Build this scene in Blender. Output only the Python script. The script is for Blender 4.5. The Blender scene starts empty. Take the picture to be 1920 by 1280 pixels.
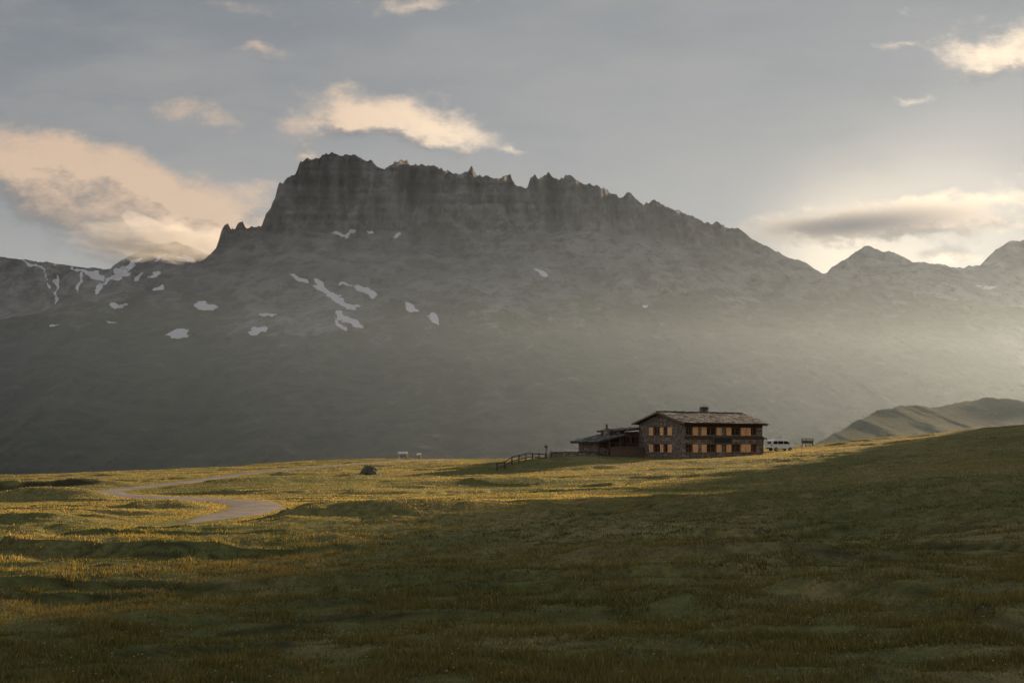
import bpy, math, numpy as np, random
from mathutils import Vector, Matrix
random.seed(7); rng=np.random.default_rng(11)
S=bpy.context.scene
F=1867.0; HX=960.0; HY=828.0
SUN_AZ=math.radians(48); SUN_EL=math.radians(10.0)
SD=Vector((math.sin(SUN_AZ)*math.cos(SUN_EL),math.cos(SUN_AZ)*math.cos(SUN_EL),math.sin(SUN_EL)))
def link(o): S.collection.objects.link(o); return o
# ---------------- noise
P=rng.permutation(256); P=np.concatenate([P,P]); RV=rng.uniform(-1,1,256)
def vn(x,y,s=0):
    xi=np.floor(x).astype(int); yi=np.floor(y).astype(int); fx=x-xi; fy=y-yi
    fx=fx*fx*fx*(fx*(fx*6-15)+10); fy=fy*fy*fy*(fy*(fy*6-15)+10)
    xi=xi+s*37; yi=yi+s*17
    def h(a,b): return RV[P[(P[a&255]+b)&255]]
    a=h(xi,yi);b=h(xi+1,yi);c=h(xi,yi+1);d=h(xi+1,yi+1)
    return (a*(1-fx)+b*fx)*(1-fy)+(c*(1-fx)+d*fx)*fy
def fbm(x,y,o=4,s=0,g=0.5):
    r=0;a=1.0;t=0
    for i in range(o):
        r=r+a*vn(x*2**i+3.1*i,y*2**i-1.7*i,s+i);t+=a;a*=g
    return r/t
def ridged(x,y,o=4,s=0):
    r=0;a=1.0;t=0
    for i in range(o):
        r=r+a*(1-2*np.abs(vn(x*2**i+3.1*i,y*2**i-1.7*i,s+i)));t+=a;a*=0.5
    return r/t
def sstep(a,b,x):
    t=np.clip((x-a)/(b-a),0,1); return t*t*(3-2*t)
# ---------------- node helpers
def newmat(n):
    m=bpy.data.materials.new(n); m.use_nodes=True; nt=m.node_tree; nt.nodes.clear(); return m,nt
class NB:
    def __init__(s,nt): s.nt=nt
    def n(s,t,**k):
        a=s.nt.nodes.new(t)
        for q,v in k.items(): setattr(a,q,v)
        return a
    def l(s,a,b): s.nt.links.new(a,b)
    def setin(s,sock,v):
        if isinstance(v,bpy.types.NodeSocket): s.l(v,sock)
        else: sock.default_value=v
    def m(s,op,a,b=0.0,c=None,clamp=False):
        x=s.n('ShaderNodeMath',operation=op,use_clamp=clamp); s.setin(x.inputs[0],a); s.setin(x.inputs[1],b)
        if c is not None: s.setin(x.inputs[2],c)
        return x.outputs[0]
    def v(s,op,a,b=None):
        x=s.n('ShaderNodeVectorMath',operation=op); s.setin(x.inputs[0],a)
        if b is not None:
            if op=='SCALE': s.setin(x.inputs['Scale'],b)
            else: s.setin(x.inputs[1],b)
        return x.outputs['Value'] if op in('DOT_PRODUCT','LENGTH') else x.outputs[0]
    def noise(s,vec,sc,det=4,rough=0.5,out='Fac'):
        x=s.n('ShaderNodeTexNoise'); s.l(vec,x.inputs['Vector']); x.inputs['Scale'].default_value=sc
        x.inputs['Detail'].default_value=det; x.inputs['Roughness'].default_value=rough; return x.outputs[out]
    def ss(s,val,a,b,lo=0.0,hi=1.0):
        x=s.n('ShaderNodeMapRange',interpolation_type='SMOOTHSTEP'); s.setin(x.inputs[0],val)
        x.inputs[1].default_value=a;x.inputs[2].default_value=b;x.inputs[3].default_value=lo;x.inputs[4].default_value=hi
        return x.outputs[0]
    def mix(s,f,a,b,bt='MIX'):
        x=s.n('ShaderNodeMix',data_type='RGBA',blend_type=bt); s.setin(x.inputs[0],f)
        for k,q in((6,a),(7,b)):
            if isinstance(q,tuple) and len(q)==3: q=q+(1,)
            s.setin(x.inputs[k],q)
        return x.outputs[2]
    def out(s,sh): o=s.n('ShaderNodeOutputMaterial'); s.l(sh,o.inputs['Surface'])
    def bsdf(s,col,rough=0.9,normal=None,spec=0.2,metal=0):
        b=s.n('ShaderNodeBsdfPrincipled')
        if isinstance(col,tuple) and len(col)==3: col=col+(1,)
        s.setin(b.inputs['Base Color'],col); s.setin(b.inputs['Roughness'],rough)
        b.inputs['Specular IOR Level'].default_value=spec; b.inputs['Metallic'].default_value=metal
        if normal is not None: s.l(normal,b.inputs['Normal'])
        return b.outputs[0]
    def bump(s,h,st,dist=0.1):
        b=s.n('ShaderNodeBump'); b.inputs['Strength'].default_value=st; b.inputs['Distance'].default_value=dist
        s.l(h,b.inputs['Height']); return b.outputs[0]
def simple(name,col,rough=0.8,var=0.25,sc=3.0,spec=0.2,metal=0,bump=0.0,stretch=(1,1,1)):
    m,nt=newmat(name); B=NB(nt); tc=B.n('ShaderNodeTexCoord')
    mp=B.n('ShaderNodeMapping'); mp.inputs['Scale'].default_value=stretch; B.l(tc.outputs['Object'],mp.inputs[0])
    n=B.noise(mp.outputs[0],sc,5,0.6)
    lo=tuple(c*(1-var) for c in col); hi=tuple(min(1,c*(1+var)) for c in col)
    c=B.mix(B.ss(n,0.3,0.7),lo,hi)
    nm=B.bump(n,bump,0.05) if bump else None
    B.out(B.bsdf(c,rough,nm,spec,metal)); return m
# ---------------- terrain table
COLX=np.array([-900,0,300,600,760,900,1080,1240,1500,1740,1920,2300,3200.])
DD=np.array([2,8,15,25,40,60,80,100,120,150,185,230,300,600,1200.])
T={ -900:[-1.8,-2.0,-2.4,-3.0,-3.6,-4.3,-4.9,-5.2,-5.2,-5.4,-9,-18,-34,-62,-70],
 0:   [-1.8,-2.0,-2.4,-2.9,-3.5,-4.2,-4.7,-5.0,-4.8,-4.6,-8,-16,-30,-62,-70],
 300: [-1.8,-2.0,-2.35,-2.85,-3.45,-4.2,-4.6,-4.7,-4.4,-4.0,-6,-14,-30,-62,-70],
 600: [-1.8,-2.0,-2.3,-2.8,-3.35,-4.0,-4.4,-4.4,-3.9,-3.1,-3.4,-9,-28,-62,-70],
 760: [-1.8,-1.95,-2.25,-2.7,-3.3,-3.95,-4.3,-4.3,-3.8,-2.9,-2.4,-8,-28,-62,-70],
 900: [-1.8,-1.95,-2.2,-2.7,-3.2,-3.9,-4.2,-4.15,-3.7,-2.9,-3.2,-8,-26,-62,-70],
 1080:[-1.8,-1.9,-2.2,-2.6,-3.1,-3.7,-4.0,-3.9,-3.3,-2.1,-2.4,-6,-24,-60,-70],
 1240:[-1.8,-1.9,-2.15,-2.55,-3.0,-3.6,-3.9,-3.8,-3.1,-2.2,-2.2,-5,-20,-58,-70],
 1500:[-1.8,-1.9,-2.1,-2.5,-2.8,-3.1,-3.25,-3.1,-2.65,-1.8,-0.65,-1.0,-12,-50,-70],
 1740:[-1.8,-1.85,-2.0,-2.3,-2.5,-2.6,-2.5,-2.2,-1.6,-0.2,1.2,0.6,-8,-40,-65],
 1920:[-1.8,-1.8,-1.9,-2.1,-2.2,-2.2,-1.9,-1.4,-0.3,1.8,3.2,2.8,-3,-30,-60],
 2300:[-1.8,-1.8,-1.7,-1.6,-1.2,-0.3,0.8,2.2,3.6,5.6,6.5,6,2,-20,-50],
 3200:[-1.7,-1.4,-1.0,-0.3,1,3,4.5,6,7,8,8,8,5,-10,-40]}
TAB=np.array([T[int(c)] for c in COLX])
NU,ND=260,260
uf=np.linspace(-1.0,1.2,NU); lf=np.linspace(math.log(2),math.log(1200),ND)
cu=(COLX-HX)/F; ld=np.log(DD)
tmp=np.array([np.interp(lf,ld,r) for r in TAB])
FT=np.array([np.interp(uf,cu,tmp[:,j]) for j in range(ND)]).T
def blur(a,k,ax):
    w=np.exp(-0.5*(np.arange(-3*k,3*k+1)/k)**2); w/=w.sum()
    pad=[(0,0),(0,0)]; pad[ax]=(3*k,3*k); b=np.pad(a,pad,mode='edge')
    return np.apply_along_axis(lambda v:np.convolve(v,w,'valid'),ax,b)
FT=blur(blur(FT,5,0),3,1)
CREST=[(90,2),(117,69),(143,118),(168,169),(188,227),(196,260)]
def hill(x,y):
    best=np.full(np.shape(x),1e9)
    for (ax,ay),(bx,by) in zip(CREST[:-1],CREST[1:]):
        dx,dy=bx-ax,by-ay; t=np.clip(((x-ax)*dx+(y-ay)*dy)/(dx*dx+dy*dy),0,1)
        best=np.minimum(best,np.hypot(x-ax-t*dx,y-ay-t*dy))
    return (32+3.5*fbm(y/18.0,x/22.0,2,61))*np.exp(-(best/28.0)**2)
def gb(x,y,cx,cy,rx,ry,h,a=0):
    c,s=math.cos(a),math.sin(a); X=(x-cx)*c+(y-cy)*s; Y=-(x-cx)*s+(y-cy)*c
    return h*np.exp(-(X/rx)**2-(Y/ry)**2)
def base(x,y):
    x=np.asarray(x,float); y=np.asarray(y,float)
    yy=np.maximum(y,2.0); u=np.clip(x/yy,-0.999,1.199); l=np.clip(np.log(yy),lf[0],lf[-1]-1e-6)
    a=(u-uf[0])/(uf[1]-uf[0]); b=(l-lf[0])/(lf[1]-lf[0])
    i=np.clip(a.astype(int),0,NU-2); j=np.clip(b.astype(int),0,ND-2); a=a-i;b=b-j
    z=(FT[i,j]*(1-a)+FT[i+1,j]*a)*(1-b)+(FT[i,j+1]*(1-a)+FT[i+1,j+1]*a)*b
    z=z+hill(x,y)
    return z
def hit(px,py,zf=base,d0=12,d1=260):
    u=(px-HX)/F; v=(HY-py)/F
    d=np.arange(d0,d1,0.25); g=zf(u*d,d); k=np.where(g>=v*d)[0]
    dd=d[k[0]] if len(k) else d[np.argmin(v*d-g)]
    return u*dd,dd
RP=[(330,985),(390,973),(440,965),(474,956),(482,948),(455,941),(395,937),(320,934),(250,931),(205,927),(198,922),(240,916),(330,906),(400,897),(460,888),(540,880),(620,873),(690,868.5),(760,864),(840,861)]
RW=[hit(*p) for p in RP]
def catmull(pts,n):
    out=[]
    pts=[pts[0]]+list(pts)+[pts[-1]]
    for i in range(1,len(pts)-2):
        p0,p1,p2,p3=[np.array(q) for q in pts[i-1:i+3]]
        for k in range(n):
            t=k/n; out.append(0.5*((2*p1)+(-p0+p2)*t+(2*p0-5*p1+4*p2-p3)*t*t+(-p0+3*p1-3*p2+p3)*t**3))
    out.append(np.array(pts[-2])); return np.array(out)
RC=catmull(RW,14)
for _ in range(25): RC[1:-1]=(RC[:-2]+RC[1:-1]*2+RC[2:])/4
def roaddist(x,y):
    sh=np.shape(x); x=np.ravel(x);y=np.ravel(y); r=np.full(x.shape,1e3)
    m=(y>20)&(y<200)&(np.abs(x)<80); idx=np.where(m)[0]
    for c in range(0,len(idx),20000):
        k=idx[c:c+20000]
        r[k]=np.sqrt(((x[k,None]-RC[None,:,0])**2+(y[k,None]-RC[None,:,1])**2).min(1))
    return r.reshape(sh)
HC=(24.2,140.0); HA=math.radians(34)
def hl(lx,ly):
    return (HC[0]+lx*math.cos(HA)-ly*math.sin(HA), HC[1]+lx*math.sin(HA)+ly*math.cos(HA))
HCEN=hl(5,4)
def wp(px,d): return ((px-HX)/F*d,d)
VP=wp(1463,161)
DB=hit(80,914)
BANKS=[(hit(40,938),8,1.6,0.8,0.1),(DB,9,1.6,1.0,0.05),(hit(1340,965),7,2.0,0.35,0.3),(wp(1100,130),11,6,1.0,0.25),(wp(720,188),9,6,0.35,0),(wp(1085,144),7,5,0.6,0.1),
 (hit(1420,1050),4.5,0.9,0.32,0.05),(hit(1560,1056),3.0,0.8,0.26,-.1),(hit(1000,1000),6,1.6,0.3,0.1),(hit(1700,960),6,1.8,0.4,0),(hit(900,1050),4,1.0,0.2,-.1),(hit(1750,870),8,3,0.5,0.2),(hit(660,972),6,1.5,0.5,0.1),
 (hit(860,908),12,2.5,0.5,0.15),(hit(300,955),6,1.3,0.3,0.05),(hit(1560,900),9,2.5,0.35,0.1),(hit(1800,930),7,2.2,0.4,0.1),(hit(560,905),9,2.0,0.35,0.1)]
def terr_mask(x,y):
    return fbm(x/9,y/3.6,3,77)
def terrain(x,y,full=True):
    z=base(x,y)
    rd=roaddist(x,y); rm=np.clip((rd-1.8)/3.4,0,1); rm=rm*rm*(3-2*rm)
    hd=np.minimum(np.hypot(x-HCEN[0],y-HCEN[1]),np.hypot(x-VP[0],y-VP[1])+4); hm=np.clip((hd-9)/10,0,1)
    far=np.clip(1-(y-300)/600,0,1)
    rgt=sstep(0.0,0.35,x/np.maximum(y,5)); nf=np.clip(1-sstep(38,62,y)+0.6*rgt,0,1)
    n=(0.43+0.2*nf)*fbm(x/17,y/15,2,3)+0.10*ridged(x/6,y/4,2,9)+0.16*nf*ridged(x/3.4,y/2.8,3,9)+0.08*nf*fbm(x/0.9,y/0.9,2,5)
    tm=terr_mask(x,y); n=n+nf*(0.21*sstep(0.02,0.08,tm)+0.19*sstep(-0.29,-0.23,tm)-0.21)+0.18*(1-nf)*(sstep(0.05,0.14,tm)-0.5)
    z=z+n*rm*hm*np.clip(y/20,0.3,1)*far
    for c,rx,ry,h,a in BANKS: z=z+gb(x,y,c[0],c[1],rx,ry,h,a)*rm
    return z
# ---------------- mesh helpers
def gridmesh(name,X,Y,Z,mat,smooth=True,attrs={}):
    r,c=X.shape; me=bpy.data.meshes.new(name)
    me.vertices.add(r*c); co=np.stack([X,Y,Z],-1).reshape(-1,3); me.vertices.foreach_set('co',co.ravel())
    i=np.arange(r*c).reshape(r,c); q=np.stack([i[:-1,:-1],i[:-1,1:],i[1:,1:],i[1:,:-1]],-1).reshape(-1,4)
    me.loops.add(q.size); me.loops.foreach_set('vertex_index',q.ravel())
    me.polygons.add(len(q)); me.polygons.foreach_set('loop_start',np.arange(0,q.size,4)); me.polygons.foreach_set('loop_total',np.full(len(q),4))
    me.polygons.foreach_set('use_smooth',np.full(len(q),smooth))
    for k,a in attrs.items():
        at=me.attributes.new(k,'FLOAT','POINT'); at.data.foreach_set('value',a.ravel().astype(np.float32))
    me.update(calc_edges=True); me.validate(); me.materials.append(mat)
    return link(bpy.data.objects.new(name,me))
class MB:
    def __init__(s): s.v=[];s.f=[]
    def box(s,x0,x1,y0,y1,z0,z1,M=None):
        b=len(s.v); vs=[(x,y,z) for z in(z0,z1) for y in(y0,y1) for x in(x0,x1)]
        if M is not None: vs=[tuple(M@Vector(q)) for q in vs]
        s.v+=vs; s.f+=[tuple(b+i for i in f) for f in((0,2,3,1),(4,5,7,6),(0,1,5,4),(2,6,7,3),(0,4,6,2),(1,3,7,5))]
    def poly(s,vs): b=len(s.v); s.v+=vs; s.f.append(tuple(range(b,b+len(vs))))
    def prism(s,prof,y0,y1,axis='y'):
        b=len(s.v);n=len(prof)
        for y in(y0,y1):
            for p in prof: s.v.append((p[0],y,p[1]) if axis=='y' else (y,p[0],p[1]))
        s.f.append(tuple(b+i for i in range(n))); s.f.append(tuple(b+n+i for i in range(n-1,-1,-1)))
        for i in range(n): j=(i+1)%n; s.f.append((b+i,b+n+i,b+n+j,b+j))
    def cyl(s,p,q,r0,r1=None,n=10):
        r1=r0 if r1 is None else r1; p=Vector(p);q=Vector(q); d=(q-p).normalized(); a=d.orthogonal().normalized(); c=d.cross(a)
        b=len(s.v)
        for o,r in((p,r0),(q,r1)):
            for i in range(n):
                t=2*math.pi*i/n; s.v.append(tuple(o+a*math.cos(t)*r+c*math.sin(t)*r))
        s.f.append(tuple(b+i for i in range(n-1,-1,-1))); s.f.append(tuple(b+n+i for i in range(n)))
        for i in range(n): j=(i+1)%n; s.f.append((b+i,b+j,b+n+j,b+n+i))
    def obj(s,name,mat,parent=None,bevel=0,smooth=False,**props):
        me=bpy.data.meshes.new(name); me.from_pydata(s.v,[],s.f); me.update()
        import bmesh
        bm=bmesh.new(); bm.from_mesh(me); bmesh.ops.recalc_face_normals(bm,faces=bm.faces); bm.to_mesh(me); bm.free()
        if smooth: me.shade_smooth()
        me.materials.append(mat); o=link(bpy.data.objects.new(name,me))
        if bevel:
            bv=o.modifiers.new('b','BEVEL'); bv.width=bevel; bv.segments=2; bv.limit_method='ANGLE'
        if parent: o.parent=parent
        for k,v in props.items(): o[k]=v
        return o
def empty(name,loc,rz=0,**p):
    e=link(bpy.data.objects.new(name,None)); e.location=loc; e.rotation_euler=(0,0,rz); e.empty_display_size=0.3
    for k,v in p.items(): e[k]=v
    return e
# ---------------- ground material
def groundmat():
    m,nt=newmat('meadow_ground'); B=NB(nt); g=B.n('ShaderNodeNewGeometry'); p=g.outputs['Position']
    ba=B.n('ShaderNodeAttribute',attribute_name='bare').outputs['Fac']
    n1=B.noise(p,0.045,3,0.5); n2=B.noise(p,0.35,5,0.6); n3=B.noise(p,3.0,5,0.65); n4=B.noise(p,18,3,0.6)
    c=B.mix(B.ss(n1,0.38,0.62),(0.112,0.119,0.040),(0.19,0.168,0.065))
    c=B.mix(B.ss(n2,0.5,0.7),c,(0.22,0.18,0.08))
    c=B.mix(B.ss(n2,0.42,0.3),c,(0.072,0.085,0.027))
    c=B.mix(B.m('MULTIPLY',B.ss(n3,0.35,0.65),0.6),c,(0.055,0.053,0.024))
    c=B.mix(B.m('MULTIPLY',ba,0.9),c,(0.022,0.021,0.011))
    h=B.m('ADD',B.m('MULTIPLY',n3,1.0),B.m('MULTIPLY',n4,0.35))
    B.out(B.bsdf(c,0.95,B.bump(h,0.9,0.17),0.1)); return m
GM=groundmat()
us=np.concatenate([np.linspace(-1.3,-0.62,60)[:-1],np.linspace(-0.62,0.62,620),np.linspace(0.62,1.6,120)[1:]])
ds=np.concatenate([[-40,-10,1.5],np.exp(np.linspace(math.log(3),math.log(260),720)),np.exp(np.linspace(math.log(270),math.log(9000),70))])
Uu,Dd=np.meshgrid(us,ds); Xg=Uu*np.maximum(Dd,6); Yg=Dd
Xg=np.where(Dd<6,Uu*60*(1-np.clip(Dd,0,6)/6)+Uu*6*np.clip(Dd,0,6)/6+0,Xg)
Zg=terrain(Xg,Yg); Zg=np.where(Dd>1200,-70,Zg)
def bare(x,y):
    tm=terr_mask(x,y); rgt=sstep(0.0,0.35,x/np.maximum(y,5)); nf=np.clip(1-sstep(38,62,y)+0.6*rgt,0,1)
    b=0.85*nf*np.maximum(np.exp(-((tm-0.045)/0.02)**2),np.exp(-((tm+0.258)/0.018)**2))*np.clip(0.35+1.8*fbm(x/3,y/3,2,90),0,1)
    b=b+1.6*gb(x,y,DB[0]+1,DB[1]-1.5,8.5,1.2,1.0,0.05)*np.clip(0.8+fbm(x/2,y/2,2,91),0,1)
    for q in((1420,1050,3.5,0.6),(1560,1056,2.5,0.5),(1330,975,5,0.6)):
        c=hit(q[0],q[1]); b=b+gb(x,y,c[0],c[1]-0.7,q[2],q[3],0.9)*np.clip(0.5+fbm(x/1.5,y/1.5,2,92),0,1)
    return np.clip(b,0,1)
ground=gridmesh('ground',Xg,Yg,Zg,GM,True,{'bare':bare(Xg,Yg)}); ground['kind']='structure'
tz=lambda x,y: float(terrain(np.array([x]),np.array([y]))[0])
# ---------------- road
def roadmat():
    m,nt=newmat('worn_gravel_road'); B=NB(nt); p=B.n('ShaderNodeNewGeometry').outputs['Position']
    n=B.noise(p,0.8,6,0.65); n2=B.noise(p,14,3,0.6)
    c=B.mix(B.ss(n,0.35,0.65),(0.13,0.113,0.096),(0.23,0.203,0.172)); c=B.mix(B.m('MULTIPLY',n2,0.5),c,(0.085,0.075,0.063))
    B.out(B.bsdf(c,0.9,B.bump(n2,0.5,0.05),0.2)); return m
t=np.gradient(RC,axis=0); t/=np.linalg.norm(t,axis=1)[:,None]; nn=np.stack([-t[:,1],t[:,0]],1)
wv=np.linspace(-1,1,9); jit=0.3*fbm(np.arange(len(RC))/6.0,np.zeros(len(RC)),3,2)
ii=np.arange(len(RC)); tap=np.clip(ii/26.0,0.08,1)
WD=(1.65+jit)*tap
RX=RC[:,0,None]+nn[:,0,None]*wv*WD[:,None]; RY=RC[:,1,None]+nn[:,1,None]*wv*WD[:,None]
RZ=terrain(RX,RY)+0.06-0.045*np.abs(wv)**4-0.08*(1-tap)[:,None]
road=gridmesh('road',RX,RY,RZ,roadmat()); road['kind']='structure'
# ---------------- grass
def grassmat():
    m,nt=newmat('grass_blades'); B=NB(nt); a=B.n('ShaderNodeAttribute',attribute_name='col')
    d=B.n('ShaderNodeBsdfDiffuse'); B.l(a.outputs['Color'],d.inputs[0]); t=B.n('ShaderNodeBsdfTranslucent')
    c=B.mix(1.0,a.outputs['Color'],(1.5,1.25,0.8),'MULTIPLY'); B.l(c,t.inputs[0])
    x=B.n('ShaderNodeMixShader'); x.inputs[0].default_value=0.5; B.l(d.outputs[0],x.inputs[1]); B.l(t.outputs[0],x.inputs[2])
    B.out(x.outputs[0]); return m
N=820000
d=np.exp(rng.uniform(math.log(6.5),math.log(190),N)); u=rng.uniform(-0.56,0.56,N); x=u*d; y=d
rd=roaddist(x,y); hx=(x-HC[0])*math.cos(HA)+(y-HC[1])*math.sin(HA); hy=-(x-HC[0])*math.sin(HA)+(y-HC[1])*math.cos(HA)
keep=(rd>1.65+0.2*rng.standard_normal(N))&~((hx>-0.2)&(hx<18)&(hy>-0.3)&(hy<10.5))&~((hx>-7.7)&(hx<4)&(hy>8.2)&(hy<15))
cl=fbm(x/0.5,y/0.5,3,21); keep&=(rng.uniform(-1.0,0.6,N)<cl+0.2)|(y>45); keep&=(rng.random(N)>bare(x,y)*0.85)
x,y,d,cl=x[keep],y[keep],d[keep],cl[keep]; N=len(x)
z=terrain(x,y); big=fbm(x/9,y/9,3,31); big2=fbm(x/25,y/25,3,41); sm=fbm(x/2.2,y/2.2,3,51)
nh=(0.03+0.05*rng.random(N)**2)*(1+1.4*np.clip(cl+0.3*big,-0.5,1)); fh=0.055*rng.uniform(0.85,1.15,N)
k_=sstep(32,55,d); h=nh*(1-k_)+fh*k_
tall=(rng.random(N)<0.012)&(d<45); h=np.where(tall,h*2,h)
w=(0.003+0.00045*d)*rng.uniform(0.7,1.4,N); w=np.where(tall,w*0.6,w)
ang=rng.uniform(0,2*math.pi,N); la=rng.uniform(0,2*math.pi,N); ln=h*rng.uniform(0.1,0.8,N)
v=np.empty((N,3,3),np.float32)
v[:,0]=np.stack([x-np.cos(ang)*w,y-np.sin(ang)*w,z-0.02],1); v[:,1]=np.stack([x+np.cos(ang)*w,y+np.sin(ang)*w,z-0.02],1)
v[:,2]=np.stack([x+np.cos(la)*ln,y+np.sin(la)*ln,z+h],1)
me=bpy.data.meshes.new('meadow_grass'); me.vertices.add(3*N); me.vertices.foreach_set('co',v.ravel())
me.loops.add(3*N); me.loops.foreach_set('vertex_index',np.arange(3*N)); me.polygons.add(N)
me.polygons.foreach_set('loop_start',np.arange(0,3*N,3)); me.polygons.foreach_set('loop_total',np.full(N,3)); me.update(calc_edges=True)
g1=np.array([0.088,0.104,0.032]);g2=np.array([0.218,0.190,0.072]);g3=np.array([0.38,0.31,0.17])
mixv=np.clip(0.40+0.8*big2+0.45*big+0.5*sm+0.3*cl+0.18*rng.standard_normal(N)+0.32*k_,0,1)[:,None]
col=g1*(1-mixv)+g2*mixv; dry=(rng.random(N)<(0.08+0.18*np.clip(big+sm,0,1))*(1-0.4*k_)+0.03*k_)[:,None]; col=np.where(dry,g3*rng.uniform(0.6,1.0,(N,1)),col)
col=col*rng.uniform(0.7,1.2,(N,1)); col=np.concatenate([col,np.ones((N,1))],1)
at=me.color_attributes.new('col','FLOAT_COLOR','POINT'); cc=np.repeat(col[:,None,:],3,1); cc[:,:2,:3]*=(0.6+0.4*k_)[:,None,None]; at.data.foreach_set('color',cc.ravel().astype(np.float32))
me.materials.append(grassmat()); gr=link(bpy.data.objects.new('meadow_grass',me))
gr['kind']='stuff'; gr['label']='short olive and golden alpine meadow grass'; gr['category']='grass'
# flowers
fm=MB(); fN=800
fd=np.exp(rng.uniform(math.log(7),math.log(30),fN)); fu=rng.uniform(-0.55,0.55,fN); fx=fu*fd; fz=terrain(fx,fd)
for i in range(fN):
    r=0.007+0.00035*fd[i]; q=(fx[i],fd[i],fz[i]+0.07+0.06*random.random()); b=len(fm.v)
    fm.v+=[(q[0]+r*math.cos(k*1.2566),q[1]+r*math.sin(k*1.2566),q[2]+r*0.5) for k in range(5)]+[(q[0],q[1],q[2]-r*0.5)]
    fm.f+=[(b+k,b+(k+1)%5,b+5) for k in range(5)]
m,nt=newmat('flower_petals'); B=NB(nt); g=B.n('ShaderNodeNewGeometry'); r=B.n('ShaderNodeValToRGB'); B.l(g.outputs['Random Per Island'],r.inputs[0])
cr=r.color_ramp; cr.interpolation='CONSTANT'; cr.elements[0].color=(0.5,0.30,0.05,1); cr.elements[1].position=0.6; cr.elements[1].color=(0.42,0.36,0.30,1); e=cr.elements.new(0.8); e.color=(0.35,0.12,0.18,1)
B.out(B.bsdf(r.outputs[0],0.8))
fo=fm.obj('meadow_flowers',m); fo['kind']='stuff'; fo['label']='tiny yellow white and pink meadow flowers'; fo['category']='flowers'
# ---------------- mountains
def mountmat(name,k=1.0):
    m,nt=newmat(name); B=NB(nt); p=B.n('ShaderNodeNewGeometry').outputs['Position']
    veg=B.n('ShaderNodeAttribute',attribute_name='veg').outputs['Fac']; sn=B.n('ShaderNodeAttribute',attribute_name='snow').outputs['Fac']
    gu=B.n('ShaderNodeAttribute',attribute_name='gul_shade').outputs['Fac']
    mp=B.n('ShaderNodeMapping'); mp.inputs['Scale'].default_value=(1,1,1.6); B.l(p,mp.inputs[0])
    st=B.noise(mp.outputs[0],0.006,6,0.65); n2=B.noise(p,0.02,7,0.7); n3=B.noise(p,0.004,5,0.6)
    s_=lambda *c: tuple(q*k for q in c)
    rock=B.mix(B.ss(st,0.3,0.7),s_(0.072,0.073,0.077),s_(0.135,0.134,0.136)); rock=B.mix(B.ss(n2,0.45,0.65),rock,s_(0.050,0.051,0.055))
    gras=B.mix(B.ss(n2,0.38,0.6),s_(0.027,0.034,0.021),s_(0.046,0.051,0.033)); gras=B.mix(B.ss(n2,0.6,0.72),gras,s_(0.095,0.095,0.09))
    vv=B.ss(B.m('ADD',veg,B.m('MULTIPLY',B.m('SUBTRACT',n2,0.5),1.6)),0.3,0.7)
    c=B.mix(vv,rock,gras)
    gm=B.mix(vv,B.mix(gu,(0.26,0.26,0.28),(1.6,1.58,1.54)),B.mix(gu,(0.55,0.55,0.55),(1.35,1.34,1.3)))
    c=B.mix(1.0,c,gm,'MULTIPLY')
    s=B.ss(B.m('ADD',sn,B.m('MULTIPLY',B.m('SUBTRACT',n2,0.5),1.1)),0.46,0.54)
    c=B.mix(s,c,(0.52,0.53,0.58))
    B.out(B.bsdf(c,0.95,B.bump(B.m('ADD',n2,B.m('MULTIPLY',n3,0.5)),0.9,40.0),0.05)); return m
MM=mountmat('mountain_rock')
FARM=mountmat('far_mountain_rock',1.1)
RID=[(-600,720),(-300,660),(-100,622),(0,600),(60,588),(130,562),(200,548),(300,520),(380,488),(405,465),(416,434),(422,426),(428,421),(433,430),(440,430),(446,421),(455,417),(459,430),(475,428),(490,426),(500,400),(508,390),(516,372),(520,348),(526,338),(530,342),(540,335),(556,326),(560,308),(570,300),(580,298),(600,294),(622,290),(645,294),(670,291),(690,300),(705,312),(722,319),(730,312),(742,305),(756,306),(762,300),(768,306),(790,307),(810,311),(835,322),(860,327),(878,322),(884,312),(890,326),(905,331),(925,334),(950,331),(957,328),(962,342),(970,350),(990,351),(995,336),(1002,330),(1010,340),(1020,334),(1030,322),(1038,334),(1050,336),(1066,328),(1074,336),(1085,344),(1120,350),(1140,361),(1165,370),(1176,362),(1186,366),(1205,386),(1228,377),(1245,385),(1270,396),(1300,407),(1335,421),(1345,413),(1352,420),(1380,429),(1400,440),(1440,465),(1490,489),(1510,490),(1540,511),(1620,532),(1750,556),(1920,580),(2200,640),(2700,760)]
ELL=[(390,574,24,8,0.2),(336,626,24,8,0),(655,600,30,7,0.5),(640,566,34,6,0.45),(600,530,16,5,0.6),(686,546,22,6,0.5),(770,575,14,5,0.6),(815,597,13,6,0.9),(1010,510,14,4,0.5),(745,441,10,4,-0.7),(654,440,9,4,-0.6),(695,437,9,3,0),(635,438,16,3,0),(225,573,16,4,0),(480,620,12,6,-0.4),(492,618,6,5,0.3),(296,538,10,4,-.2),(560,522,20,4,0.4),(612,545,26,4,0.5),(1210,572,6,2,0.3),(650,532,12,3,.2),(500,588,20,2,0.1),(640,610,16,4,0.9),(660,572,14,3,0.1),(210,604,8,2,0),(100,610,8,2,0)]
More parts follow.
